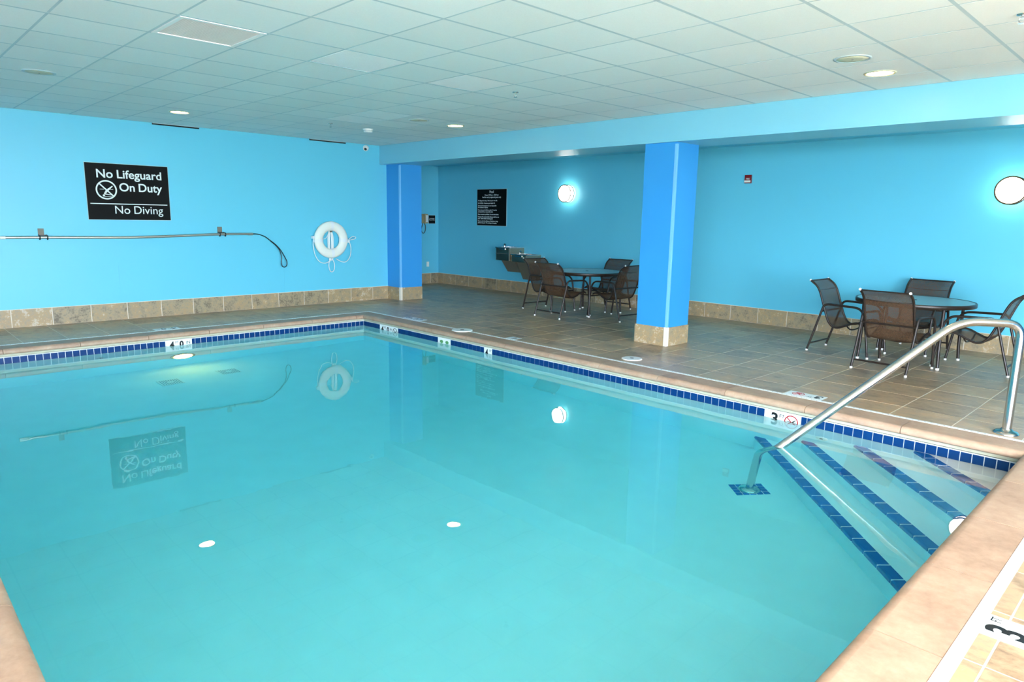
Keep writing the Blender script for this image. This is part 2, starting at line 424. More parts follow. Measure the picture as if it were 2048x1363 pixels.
tag(rest.build('ceiling_panel_field', 'ceiling_tile', ceil), kind='stuff')
for x in xs[1:-1]: MB().box((x - 0.012, FY, H), (x + 0.012, 0, H + 0.02)).build('grid_bar', 'grid_metal', ceil)
for y in ys[1:-1]: MB().box((0, y - 0.012, H + 0.0008), (RX, y + 0.012, H + 0.019)).build('grid_bar', 'grid_metal', ceil)
mb = MB(); mb.box((0, FY, H), (0.02, 0, H + 0.02)); mb.box((0.02, -0.02, H), (RX, 0, H + 0.02)); mb.build('wall_angle', 'grid_metal', ceil)

# deck: grout bed under square tiles
floor_rects = [(XA, SX0, FY, YB), (SX0, SX1, SY1, YB), (SX1, RX, FY, YB), (SX0, SX1, FY, SY0)]
mb = MB()
for a, b, c, d in floor_rects: mb.box((a, c, -0.3), (b, d, -0.0018))
mb.box((SX0, SY0, -0.3), (OX0 + 0.05, SY1, -0.03)); mb.box((OX1 - 0.05, SY0, -0.3), (SX1, SY1, -0.03))
mb.box((SX0, SY0, -0.3), (SX1, OY0 + 0.05, -0.031)); mb.box((SX0, OY1 - 0.05, -0.3), (SX1, SY1, -0.031))
floor = structure(mb.build('floor', 'floor_grout'), 'brown stone-look tiled pool deck')
TX, TY = 0.452, 0.459; G = 0.0042
fx = [7.40 + TX * k for k in range(-21, 18)]; fy = [0.155 + TY * k for k in range(-24, 7)]
fm = MB().box((-TX / 2 + G, -TY / 2 + G, -0.01), (TX / 2 - G, TY / 2 - G, 0)).mesh('floor_tile'); fm.materials.append(M['floor_tile'])
far_mb = MB(); cand = []
def sub(a0, a1, b0, b1):
    return [max(a0, b0), min(a1, b1)]
for x in fx:
    for y in fy:
        for (a, b, c, d) in ((XA, 0.0, 0.64, YB), (0.0, SX0, FY, YB), (SX0, SX1, SY1, YB), (SX1, RX, FY, YB), (SX0, SX1, FY, SY0)):
            p = sub(x, x + TX, a, b); q = sub(y, y + TY, c, d)
            # the left strip and the far deck share whole tiles: let cells run across the seam at x = SX0 above the pool
            if p[1] - p[0] < 0.012 or q[1] - q[0] < 0.012: continue
            cand.append((p[0] + G, p[1] - G, q[0] + G, q[1] - G))
# join cells cut by the internal seams again
def merge(c):
    out = []; used = set(); key = {}
    for k, r in enumerate(c): key.setdefault((round(r[2], 4), round(r[3], 4)), []).append(k)
    for ks in key.values():
        ks.sort(key=lambda k: c[k][0]); i = 0
        while i < len(ks):
            a = list(c[ks[i]])
            while i + 1 < len(ks) and abs(c[ks[i + 1]][0] - a[1] - 2 * G) < 1e-4 and any(abs(a[1] + G - s) < 1e-6 for s in (0.0, SX0, SX1)):
                i += 1; a[1] = c[ks[i]][1]
            out.append(tuple(a)); i += 1
    return out
tiles = merge(cand)
vis = []
for r in tiles:
    x0, x1, y0, y1 = r; c = Vector(((x0 + x1) / 2, (y0 + y1) / 2, 0))
    if any(in_view((x, y, 0), 5) for x in (x0, x1) for y in (y0, y1)) and not (y0 < -6.9): vis.append(((x1 - x0) * (y1 - y0) / (c - CAM).length ** 3, r))
    else: far_mb.box((x0, y0, -0.01), (x1, y1, 0))
vis.sort(reverse=True)
for k, (w, (x0, x1, y0, y1)) in enumerate(vis):
    if k >= 300: far_mb.box((x0, y0, -0.01), (x1, y1, 0)); continue
    c = Vector(((x0 + x1) / 2, (y0 + y1) / 2, random.uniform(-0.0006, 0.0002)))
    if abs(x1 - x0 - TX + 2 * G) < 1e-4 and abs(y1 - y0 - TY + 2 * G) < 1e-4: link('floor_tile', fm, None, floor, c)
    else: MB().box((x0 - c.x, y0 - c.y, -0.01), (x1 - c.x, y1 - c.y, 0)).build('floor_tile', 'floor_tile', floor, c)
tag(far_mb.build('floor_tile_field', 'floor_tile', floor), kind='stuff')

# baseboards of large stone tiles
def baseboard(name, p, q, normal, first, pitch, label):
    p = Vector(p); q = Vector(q); L = (q - p).length; d = (q - p).normalized(); n = Vector(normal)
    def box(t0, t1, z0, z1, th):
        a = p + d * t0; b = p + d * t1 + n * th
        return MB().box((min(a.x, b.x), min(a.y, b.y), z0), (max(a.x, b.x), max(a.y, b.y), z1))
    root = structure(box(0, L, 0, HB, 0.009).build(name, 'base_grout'), label)
    t = first
    while t > 0: t -= pitch
    while t < L:
        a = max(t, 0); b = min(t + pitch, L)
        if b - a > 0.02: box(a + 0.005, b - 0.005, 0.002, HB - 0.006, 0.014).build('base_tile', 'base_tile', root)
        t += pitch
baseboard('baseboard_left', (0, -9.0, 0), (0, 0.147, 0), (1, 0, 0), -0.197 + 9.0, 0.4605, 'stone tile baseboard along the left wall')
baseboard('baseboard_back', (XA, YB, 0), (RX, YB, 0), (0, -1, 0), 5.585 - XA, 0.4615, 'stone tile baseboard along the back wall')
baseboard('baseboard_alcove', (XA, 0.64, 0), (XA, YB - 0.014, 0), (1, 0, 0), 0.2, 0.46, 'stone tile baseboard on the alcove end wall')

# ------------------------------------------------------------------ columns
def column(x0, x1, y0, y1, label, guard):
    r = empty('support_column', ((x0 + x1) / 2, (y0 + y1) / 2, 0)); cx, cy = r.location.x, r.location.y
    tag(r, label, 'column')
    B = lambda mb, n, m: mb.build(n, m, r, (-0.0, 0, 0))
    L = lambda a, b: MB().box((a[0] - cx, a[1] - cy, a[2]), (b[0] - cx, b[1] - cy, b[2]))
    B(L((x0, y0, 0), (x1, y1, ZB)), 'shaft', 'column_paint')
    t = 0.014; hb = HB - 0.005
    B(L((x0 + 0.002, y0 - t, 0.002), (x1 - 0.035, y0, hb)), 'base_tile', 'base_tile')
    B(L((x1, y0 + 0.035, 0.002), (x1 + t, y1 - 0.002, hb)), 'base_tile', 'base_tile')
    if guard:
        B(L((x0 - t, y0 - t, 0.002), (x0, y1, hb)), 'base_tile', 'base_tile')
    e = MB(); e.box((x1 - 0.032 - cx, y0 - t - cy, 0.002), (x1 + t - cx, y0 - cy, HB)); e.box((x1 - cx, y0 - cy, 0.002), (x1 + t - cx, y0 + 0.032 - cy, HB))
    B(e, 'base_corner', 'base_grout')
    g = MB(); w = 0.028; g.box((x1 - w - cx, y0 - 0.003 - cy, HB), (x1 + 0.003 - cx, y0 - cy, ZB - 0.02)); g.box((x1 - cx, y0 - cy, HB), (x1 + 0.003 - cx, y0 + w - cy, ZB - 0.02))
    B(g, 'corner_guard', 'guard_plastic')
column(5.816, 6.273, 0.0385, 0.516, 'deep blue square column with stone base beside the pool deck, between the tables', True)
column(0.0, 0.4166, 0.147, 0.635, 'deep blue column with stone base against the left wall', False)

# ------------------------------------------------------------------ swimming pool
pool = empty('swimming_pool', ((PX0 + PX1) / 2, (PY0 + PY1) / 2, 0)); tag(pool, 'rectangular indoor swimming pool with stone coping and blue waterline tiles', 'pool')
pc = Vector(pool.location)
def P_(mb, n, m, par=None):
    """build in world coordinates under the pool"""
    mb.v = [(x - pc.x, y - pc.y, z - pc.z) for x, y, z in mb.v]
    return mb.build(n, m, par or pool)
b = MB(); za, zb_ = pfloor(PX0), pfloor(PX1)
b.add([(PX0, PY0, za), (PX1, PY0, zb_), (PX1, PY1, zb_), (PX0, PY1, za), (PX0, PY0, za - .2), (PX1, PY0, zb_ - .2), (PX1, PY1, zb_ - .2), (PX0, PY1, za - .2)],
      [(0, 1, 2, 3), (7, 6, 5, 4), (0, 4, 5, 1), (1, 5, 6, 2), (2, 6, 7, 3), (3, 7, 4, 0)])
for a, c in (((PX0 - .2, PY0 - .2, -1.6), (PX0, PY1 + .2, -0.085)), ((PX1, PY0 - .2, -1.6), (PX1 + .2, PY1 + .2, -0.085)), ((PX0, PY1, -1.6), (PX1, PY1 + .2, -0.085)), ((PX0, PY0 - .2, -1.6), (PX1, PY0, -0.085))):
    b.box(a, c)
P_(b, 'basin', 'plaster')
b = MB()   # mortar bed under the coping
for a, c in (((OX0, OY0, -0.092), (PX0 + 0.004, OY1, -0.06)), ((PX1 - 0.004, OY0, -0.092), (OX1, OY1, -0.06)), ((OX0, PY1 - 0.004, -0.092), (OX1, OY1, -0.06)), ((OX0, OY0, -0.092), (OX1, PY0 + 0.004, -0.06))):
    b.box(a, c)
P_(b, 'mortar_bed', 'coping_bed')
# coping stones: rounded nose profile (d from the lip outwards, z)
prof = [(CW, -0.062), (CW, -0.004), (CW - 0.004, 0.0), (0.05, 0.0), (0.035, -0.001), (0.020, -0.006), (0.009, -0.015), (0.002, -0.027), (0.0, -0.040), (0.003, -0.052), (0.012, -0.060), (0.03, -0.062)]
def stone_piece(o, along, out, t0, t1, m0, m1):
    o = Vector(o); along = Vector(along); out = Vector(out); vs = []; n = len(prof)
    for d, z in prof: vs.append(o + along * (t0 - m0 * d) + out * d + Vector((0, 0, z)))
    for d, z in prof: vs.append(o + along * (t1 + m1 * d) + out * d + Vector((0, 0, z)))
    mb = MB(); k = [(i, (i + 1) % n, n + (i + 1) % n, n + i) for i in range(n)]
    flip = along.cross(out).z < 0
    if not flip: k = [tuple(reversed(f)) for f in k]
    mb.add(vs, k[3:], True); mb.add(vs, k[:3])
    e0 = list(range(n))
    mb.add(vs[:n], [e0 if not flip else e0[::-1]]); mb.add(vs[n:], [e0[::-1] if not flip else e0])
    P_(mb, 'coping_stone', 'coping_stone')
def coping_run(o, along, out, L, joints):
    js = [0.0] + sorted(j for j in joints if 0.05 < j < L - 0.05) + [L]
    g = 0.0025
    for i in range(len(js) - 1):
        stone_piece(o, along, out, js[i] + (g if i else 0.0017), js[i + 1] - (g if i < len(js) - 2 else 0.0017), 1 if i == 0 else 0, 1 if i == len(js) - 2 else 0)
coping_run((LX0, LY1, 0), (1, 0, 0), (0, 1, 0), LX1 - LX0, [9.394 - LX0 - 0.747 * k for k in range(12)])
coping_run((LX0, LY0, 0), (0, 1, 0), (-1, 0, 0), LY1 - LY0, [-6.053 - LY0 + 0.749 * k for k in range(8)])
coping_run((LX1, LY0, 0), (0, 1, 0), (1, 0, 0), LY1 - LY0, [-2.955 - LY0 - 0.767 * k for k in range(8)] + [-2.955 - LY0 + 0.767])
coping_run((LX0, LY0, 0), (1, 0, 0), (0, -1, 0), LX1 - LX0, [7.80 - LX0 - 0.75 * k for k in range(9)] + [8.55 - LX0, 9.3 - LX0])
# grout joint fill between stones
# white slotted drain strip around the coping
def strip(x0, x1, y0, y1):
    mb = MB().box((x0, y0, -0.03), (x1, y1, 0.001)); s = P_(mb, 'drain_strip', 'strip_white')
    mb = MB(); L = max(x1 - x0, y1 - y0); n = int(L / 0.045)
    for k in range(n):
        t = (k + 0.5) * L / n
        if x1 - x0 > y1 - y0: mb.box((x0 + t - 0.006, (y0 + y1) / 2 - 0.005, 0.0005), (x0 + t + 0.006, (y0 + y1) / 2 + 0.005, 0.0016))
        else: mb.box(((x0 + x1) / 2 - 0.005, y0 + t - 0.006, 0.0005), ((x0 + x1) / 2 + 0.005, y0 + t + 0.006, 0.0016))
    h = P_(mb, 'drain_hole', 'drain_grey', s); tag(h, kind='stuff')
strip(OX0, OX1, OY1, SY1); strip(SX0, OX0, SY0, SY1); strip(OX1, SX1, SY0, SY1); strip(OX0, OX1, SY0, OY0)
# grout band and the blue waterline tiles
ZT = -0.100; TH = 0.0735
b = MB()
for a, c in (((PX0, PY0, -0.19), (PX0 + 0.004, PY1, -0.088)), ((PX1 - 0.004, PY0, -0.19), (PX1, PY1, -0.088)), ((PX0, PY1 - 0.004, -0.19), (PX1, PY1, -0.088)), ((PX0, PY0, -0.19), (PX1, PY0 + 0.004, -0.088))): b.box(a, c)
P_(b, 'grout_band', 'pool_grout')
MR = [(8.301, 8.616, '3'), (2.103, 2.583, '40x'), (3.546, 3.821, 'leaf'), (4.514, 4.657, '4')]
ML = [(-4.343, -4.032, '40')]
def clip(a, b, marks):
    segs = [(a, b)]
    for m0, m1, _ in marks:
        out = []
        for s, e in segs:
            if e <= m0 or s >= m1: out.append((s, e))
            else:
                if m0 - s > 0.012: out.append((s, m0 - 0.002))
                if e - m1 > 0.012: out.append((m1 + 0.002, e))
        segs = out
    return segs
rt = MB().box((-0.0346, -0.009, -TH), (0.0346, 0, 0)).mesh('waterline_tile'); rt.materials.append(M['pool_tile'])
lt = MB().box((0, -0.0336, -TH), (0.009, 0.0336, 0)).mesh('waterline_tile'); lt.materials.append(M['pool_tile'])
x = 7.53 - 0.0757 * 78
while x < PX1:
    for s, e in clip(max(x + 0.0032, PX0 + 0.012), min(x + 0.0757 - 0.0032, PX1 - 0.01), MR):
        if e - s < 0.008: continue
        c = Vector(((s + e) / 2, PY1, ZT + random.uniform(-0.001, 0.001))) - pc
        if abs(e - s - 0.0693) < 1e-3: link('waterline_tile', rt, None, pool, c)
        else: MB().box(((s - e) / 2, -0.009, -TH), ((e - s) / 2, 0, 0)).build('waterline_tile', 'pool_tile', pool, c)
    x += 0.0757
y = -6.05 - 0.0736 * 11
while y < PY1:
    for s, e in clip(max(y + 0.0032, PY0 + 0.01), min(y + 0.0736 - 0.0032, PY1 - 0.012), ML):
        if e - s < 0.008: continue
        c = Vector((PX0, (s + e) / 2, ZT + random.uniform(-0.001, 0.001))) - pc
        if abs(e - s - 0.0672) < 1e-3: link('waterline_tile', lt, None, pool, c)
        else: MB().box((0, (s - e) / 2, -TH), (0.009, (e - s) / 2, 0)).build('waterline_tile', 'pool_tile', pool, c)
    y += 0.0736
b = MB(); n = int((PX1 - PX0) / 0.0757)
for k in range(n): b.box((PX0 + k * 0.0757 + 0.004, PY0, ZT - TH), (PX0 + k * 0.0757 + 0.0725, PY0 + 0.009, ZT))
n = int((PY1 - PY0) / 0.0757)
for k in range(n): b.box((PX1 - 0.009, PY0 + k * 0.0757 + 0.004, ZT - TH), (PX1, PY0 + k * 0.0757 + 0.0725, ZT))
tag(P_(b, 'waterline_tile_run', 'pool_tile'), kind='stuff')
# depth markers: on the pool wall (R: faces -y, L: faces +x) and on the deck
def pmat(F): return Matrix.Translation(-pc) @ F
def marker(F, w, h, kind, ring='marker_black'):
    """F: frame at the lower left corner of the white tile, x right, y up"""
    F = pmat(F); t = flat(MB().box((0, 0, -0.012), (w, h, 0.004)), F).build('depth_marker', 'marker_white', pool)
    G = F @ Matrix.Translation((0, 0, 0.0042))
    def tx(body, size, x, y, bold=0.0, sx=1.0): text(body, size, G @ Matrix.Translation((x, y, 0)), 'marker_black', t, bold=bold, ext=0.0008, sx=sx)
    if kind == '3':
        tx('3', 0.145, 0.045, h - 0.118, 0.004); tx('FT', 0.045, 0.122, h - 0.05)
        no_dive(0.232, h - 0.072, 0.062, G, t, 'marker_red', 'marker_black')
    elif kind == '40x':
        tx('4', 0.125, 0.04, h - 0.103, 0.004); tx('FT', 0.045, 0.12, h - 0.045); tx('0', 0.115, 0.19, h - 0.097, 0.004); tx('IN', 0.045, 0.275, h - 0.055)
        no_dive(0.405, h - 0.070, 0.060, G, t, 'marker_black', 'marker_black')
    elif kind == '40':
        tx('4', 0.125, 0.035, h - 0.103, 0.004, 0.9); tx('FT', 0.045, 0.105, h - 0.045, 0, 0.85); tx('0', 0.10, 0.158, h - 0.088, 0.005, 0.95); tx('IN', 0.055, 0.236, h - 0.062)
    elif kind == '4':
        tx('4', 0.125, 0.02, h - 0.103, 0.004, 0.8); tx('FT', 0.04, 0.092, h - 0.045)
    elif kind == 'leaf':
        for cx in (0.085, 0.205):
            q = MB(); q.prism([(cx + 0.035 * math.cos(a) * (1.2 if math.cos(a) < 0 else 0.9), h - 0.048 + 0.022 * math.sin(a)) for a in [2 * math.pi * k / 12 for k in range(12)]], 0, 0.001)
            flat(q, G).build('green_mark', 'marker_green', t)
    elif kind == 'deck3':
        tx('3', 0.14, 0.02, h / 2 - 0.05, 0.004); tx('FT', 0.04, 0.10, h / 2 + 0.02); no_dive(0.235, h / 2, 0.055, G, t, 'marker_red', 'marker_red')
    elif kind == 'deck4':
        tx('4', 0.13, 0.03, h / 2 - 0.047, 0.003)
        if w > 0.25: tx('FT', 0.04, 0.105, h / 2 + 0.01); tx('0', 0.13, 0.16, h / 2 - 0.047, 0.003); tx('IN', 0.04, 0.245, h / 2 + 0.01)
        if w > 0.4: no_dive(0.36, h / 2, 0.05, G, t, 'marker_black', 'marker_black')
for a, c, k in MR: marker(frame((1, 0, 0), (0, 0, 1), (a, PY1 - 0.006, -0.25)), c - a, 0.152, k)
for a, c, k in ML: marker(frame((0, 1, 0), (0, 0, 1), (PX0 + 0.006, a, -0.25)), c - a, 0.152, k)
# deck markers are read from the deck side, letters upright towards the pool
marker(frame((-1, 0, 0), (0, -1, 0), (8.65, SY1 + 0.155, -0.0025)), 0.335, 0.152, 'deck3')
marker(frame((-1, 0, 0), (0, -1, 0), (2.70, SY1 + 0.155, -0.0025)), 0.43, 0.152, 'deck4')
marker(frame((-1, 0, 0), (0, -1, 0), (4.74, SY1 + 0.155, -0.0025)), 0.165, 0.152, 'deck4')
marker(frame((0, -1, 0), (1, 0, 0), (SX0 - 0.155, -4.06, -0.0025)), 0.31, 0.152, 'deck4')
F3 = pmat(frame((0, 1, 0), (-1, 0, 0), (SX1 + 0.16, -4.207, -0.0025)))
t3 = flat(MB().box((0, 0, -0.01), (0.185, 0.157, 0.004)), F3).build('depth_marker', 'marker_white', pool)
text('3', 0.185, F3 @ Matrix.Translation((0.035, 0.018, 0.0042)), 'marker_black', t3, bold=0.005, ext=0.0008, sx=0.86)
text('FT', 0.05, F3 @ Matrix.Translation((0.130, 0.112, 0.0042)), 'marker_black', t3, ext=0.0008, sx=0.72)

# corner steps cut diagonally across the corner nearest the handrail
def diag_pt(c): return (c - PY1, PY1), (PX1, c - PX1)          # x + y = c meets the two walls
for k, (c, z) in enumerate(((6.80, -0.835), (7.225, -0.62), (7.65, -0.405), (8.085, -0.192))):
    A, Bp = diag_pt(c)
    st = P_(MB().prism([A, Bp, (PX1, PY1)], -1.45, z), 'pool_step', 'plaster')
    A = Vector((A[0], A[1], z)); Bv = Vector((Bp[0], Bp[1], z)); d = (Bv - A); L = d.length; d.normalize(); inn = Vector((-d.y, d.x, 0))
    if inn.dot(Vector((PX1, PY1, z)) - A) < 0: inn = -inn
    p = 0.158; t = 0.012
    pr = [(0.074, 0.004), (0.012, 0.004), (0.0, 0.0005), (-0.005, -0.006), (-0.006, -0.045), (0.0, -0.045), (0.004, -0.002), (0.074, 0.0)]
    nm = None
    while t < L - 0.02:
        e = min(t + p - 0.011, L - 0.005); vs = []
        for tt in (t, e):
            for dd, zz in pr: vs.append(A + d * tt + inn * dd + Vector((0, 0, zz)))
        q = MB(); n = len(pr)
        q.add(vs, [(i, (i + 1) % n, n + (i + 1) % n, n + i) for i in range(n)] + [tuple(range(n - 1, -1, -1)), tuple(range(n, 2 * n))])
        P_(q, 'nosing_tile', 'nosing_tile', st)
        t += p
# main drains, return fitting, underwater lamp, rail anchor tiles
def main_drain(x, y):
    z = pfloor(x); f = P_(MB().box((x - 0.125, y - 0.125, z - 0.01), (x + 0.125, y + 0.125, z + 0.012)), 'main_drain', 'white_plastic')
    q = MB()
    for k in range(9): q.box((x - 0.105, y - 0.1 + k * 0.0245, z + 0.012), (x + 0.105, y - 0.1 + k * 0.0245 + 0.010, z + 0.0135))
    P_(q, 'grate_slot', 'grille_dark', f)
    P_(MB().lathe([(0.035, 0), (0.035, 0.004)], (x, y, z + 0.0135), n=16), 'grate_hub', 'white_plastic', f)
main_drain(2.45, -4.58); main_drain(2.36, -3.85)
for (x, y, z, nrm) in ((8.80, PY1 - 0.001, -0.44, (0, -1, 0)), (PX0 + 0.001, -5.1, -0.44, (1, 0, 0))):
    f = P_(MB().lathe([(0.05, 0), (0.05, 0.006), (0.036, 0.012), (0.018, 0.012)], (x, y, z), nrm, 20), 'return_fitting', 'white_plastic')
    P_(MB().lathe([(0.016, 0), (0.016, 0.0135)], (x, y, z), nrm, 12), 'nozzle', 'grille_dark', f)

# ------------------------------------------------------------------ water
w = MB().box((PX0 - 0.02, PY0 - 0.02, -1.5), (PX1 + 0.02, PY1 + 0.02, WZ)).build('pool_water', 'water')
tag(w, 'clear turquoise water filling the swimming pool', 'water', None, 'stuff')

# underwater lamp on the far short wall
ul = empty('underwater_light', (PX0, -4.157, -0.90)); tag(ul, 'glowing warm underwater light low on the pool wall below the 4 FT 0 IN tile', 'pool light')
MB().lathe([(0.155, 0), (0.155, 0.02), (0.125, 0.03), (0.120, 0.02)], ax=(1, 0, 0), n=36).build('face_ring', 'steel', ul)
MB().lathe([(0.121, 0.018), (0.10, 0.03), (0.06, 0.038), (0.0001, 0.04)], ax=(1, 0, 0), n=32, cap=False).build('lens', 'pool_lamp_lens', ul)

# ------------------------------------------------------------------ handrail
hr = empty('pool_handrail', (9.991, -0.998, 0)); tag(hr, 'polished stainless steel handrail descending into the corner steps', 'handrail')
dr = Vector((-0.73554, -0.67748, 0))
def R_(s, z): return dr * s + Vector((0, 0, z))
zb = pfloor(8.61)
MB().tube(fillet([R_(0, 0), R_(0, 0.84), R_(0.45, 0.85), R_(1.825, -0.30), R_(1.878, zb)], [0.12, 0.15, 0.10], 10), 0.031, 18).build('rail', 'steel', hr)
MB().lathe([(0.085, 0), (0.085, 0.008), (0.068, 0.022), (0.045, 0.026), (0.034, 0.04)], R_(0, 0), n=32).build('flange', 'steel', hr)
e = R_(1.878, zb)
MB().lathe([(0.085, 0), (0.085, 0.008), (0.068, 0.02), (0.034, 0.03)], e + Vector((0, 0, 0.004)), n=32).build('flange', 'steel', hr)
an = R_(1.878, zb)
base = Vector(hr.location) + an
u = Vector((0.664, 0.748, 0)); v = Vector((-0.748, 0.664, 0))
for i in range(5):
    for j in range(4):
        o = base + u * (i - 2) * 0.0545 + v * (j - 1.5) * 0.0495; q = MB()
        zt = pfloor(o.x) + 0.004
        P = [o + u * sx * 0.0238 + v * sy * 0.0214 for sx, sy in ((-1, -1), (1, -1), (1, 1), (-1, 1))]
        P_(q.prism([(p.x, p.y) for p in P], zt - 0.01, zt), 'anchor_tile', 'nosing_tile')

# ------------------------------------------------------------------ deck lids
def lid(x, y, r, label):
    o = empty('skimmer_lid', (x, y, 0)); tag(o, label, 'lid')
    MB().lathe([(r, 0), (r, 0.006), (r - 0.008, 0.009)], n=36).build('cover', 'white_plastic', o)
    MB().lathe([(r * 0.2, 0), (r * 0.2, 0.0105)], n=16).build('lift_hole', 'grille_dark', o)
lid(3.765, -1.165, 0.145, 'round white skimmer lid with dark centre at the pool edge')
lid(6.463, -0.925, 0.115, 'small plain round white lid on the deck in front of the column')

# ------------------------------------------------------------------ ceiling fittings
def downlight(x, y, label):
    o = empty('recessed_downlight', (x, y, H)); tag(o, label, 'ceiling light', 'round recessed downlights')
    MB().lathe([(0.125, 0.004), (0.125, -0.004), (0.108, -0.009), (0.102, 0.002)], n=36, cap=False).build('trim_ring', 'speaker_cream', o)
    MB().lathe([(0.104, 0.002), (0.104, -0.001), (0.05, -0.004), (0.0001, -0.005)], n=32, cap=False).build('lens', 'lamp_lens', o)
downlight(1.437, -3.931, 'lit round downlight near the wall with the lifeguard sign')
downlight(3.267, -0.89, 'lit round downlight near the beam at the far corner')
downlight(8.731, -0.767, 'lit round downlight beside the ceiling speaker at the right')
def speaker(x, y, label):
    o = empty('ceiling_speaker', (x, y, H)); tag(o, label, 'speaker', 'round cream ceiling speakers')
    MB().lathe([(0.135, 0.004), (0.135, -0.004), (0.115, -0.007), (0.112, -0.002)], n=36, cap=False).build('rim', 'grid_metal', o)
    MB().lathe([(0.113, 0.0), (0.113, -0.004), (0.06, -0.008), (0.0001, -0.009)], n=32, cap=False).build('grille', 'speaker_cream', o)
    MB().lathe([(0.008, -0.008), (0.008, -0.0105)], n=10).build('badge', 'grille_dark', o)
speaker(3.06, -5.713, 'round cream ceiling speaker at the far left')
speaker(3.304, -1.543, 'round cream ceiling speaker near the beam above the far corner')
speaker(8.755, -1.447, 'round cream ceiling speaker beside the right-hand downlight')
LBL = ('near slatted square ceiling grille with bright frame at upper left', 'perforated square ceiling grille in the middle of the row of three', 'perforated square ceiling grille nearest the beam')
for q, (i, j) in enumerate(GRILLES):
    x0, x1 = xs[i], xs[i + 1]; y1, y0 = ys[j], ys[j + 1]; c = Vector(((x0 + x1) / 2, (y0 + y1) / 2, H)); h = T / 2 - 0.012
    o = empty('ceiling_grille', c); tag(o, LBL[q], 'ceiling vent', 'square ceiling grilles')
    MB().box((-h, -h, 0.016), (h, h, 0.024)).build('backing', 'drain_grey', o)
    f = MB(); w_ = 0.03 if q == 0 else 0.008; d_ = -0.004 if q == 0 else 0.003
    for a, b2 in (((-h, -h), (h, -h + w_)), ((-h, h - w_), (h, h)), ((-h, -h + w_), (-h + w_, h - w_)), ((h - w_, -h + w_), (h, h - w_))): f.box((a[0], a[1], d_), (b2[0], b2[1], 0.016))
    f.build('frame', 'grille_white', o)
    s_ = MB(); n = 34; hh = h - w_
    for k in range(n):
        t = -hh + 2 * hh * (k + 0.5) / n; s_.box((-hh, t - 0.0070, 0.0006), (hh, t + 0.0070, 0.010))
    if q:
        for k in range(n):
            t = -hh + 2 * hh * (k + 0.5) / n; s_.box((t - 0.0045, -hh, 0.0010), (t + 0.0045, hh, 0.0095))
    tag(s_.build('louvre', 'grille_white' if q else 'grille_warm', o), kind='stuff')
def sprinkler(x, y, label):
    o = empty('sprinkler_head', (x, y, H)); tag(o, label, 'sprinkler', 'ceiling sprinkler heads')
    MB().lathe([(0.032, 0.004), (0.030, -0.006), (0.014, -0.008)], n=20).build('escutcheon', 'steel', o)
    b = MB(); b.lathe([(0.010, -0.006), (0.010, -0.022)], n=12)
    b.tube(smooth_path([(0.012, 0, -0.02), (0.016, 0, -0.035), (0.006, 0, -0.05)], 4), 0.003, 6); b.tube(smooth_path([(-0.012, 0, -0.02), (-0.016, 0, -0.035), (-0.006, 0, -0.05)], 4), 0.003, 6)
    b.build('frame_arms', 'steel', o)
    MB().lathe([(0.019, -0.05), (0.019, -0.053)], n=16).build('deflector', 'steel', o)
sprinkler(5.743, -2.136, 'small chrome sprinkler head beside the perforated grille nearest the beam')
sprinkler(2.023, -2.122, 'small chrome sprinkler head near the smoke detector')
sprinkler(9.916, -1.961, 'small chrome sprinkler head at the right edge of the ceiling')
o = empty('smoke_detector', (1.925, -1.453, H)); tag(o, 'round white smoke detector on the ceiling near the far corner', 'smoke detector')
MB().lathe([(0.075, 0.004), (0.075, -0.012), (0.07, -0.014)], n=32).build('base', 'white_plastic', o)
MB().lathe([(0.066, -0.012), (0.064, -0.04), (0.05, -0.05), (0.0001, -0.052)], n=32, cap=False).build('cover', 'white_plastic', o)
MB().lathe([(0.0665, -0.024), (0.0665, -0.030)], n=32, cap=False).build('vent_gap', 'grille_dark', o)
for y0, y1, lb in ((-3.83, -3.18, 'dark slot vent at the top of the wall above the downlight'), (-1.38, -0.70, 'dark slot vent at the top of the wall near the security camera')):
    o = empty('slot_vent', (0, (y0 + y1) / 2, H - 0.012)); tag(o, lb, 'vent', 'slot vents along the wall top'); h = (y1 - y0) / 2
    MB().box((0.0, -h, -0.012), (0.022, h, 0.0115)).build('slot', 'dark_gap', o)
    MB().box((0.022, -h, 0.004), (0.028, h, 0.0115)).build('lip', 'grid_metal', o)
o = empty('security_camera', (0, -0.29, 2.732)); tag(o, 'small white dome security camera on the wall near the ceiling corner', 'camera')
MB().lathe([(0.052, 0), (0.052, 0.018), (0.046, 0.022)], ax=(1, 0, 0), n=28).build('base', 'white_plastic', o)
MB().lathe([(0.045, 0.018), (0.043, 0.04), (0.03, 0.058), (0.0001, 0.066)], ax=(1, 0, 0), n=28, cap=False).build('dome', 'white_plastic', o)
a = Vector((0.75, -0.45, -0.35)).normalized()
MB().lathe([(0.023, 0.04), (0.023, 0.0625), (0.010, 0.064)], ax=a, n=20).build('lens', 'black_plastic', o)

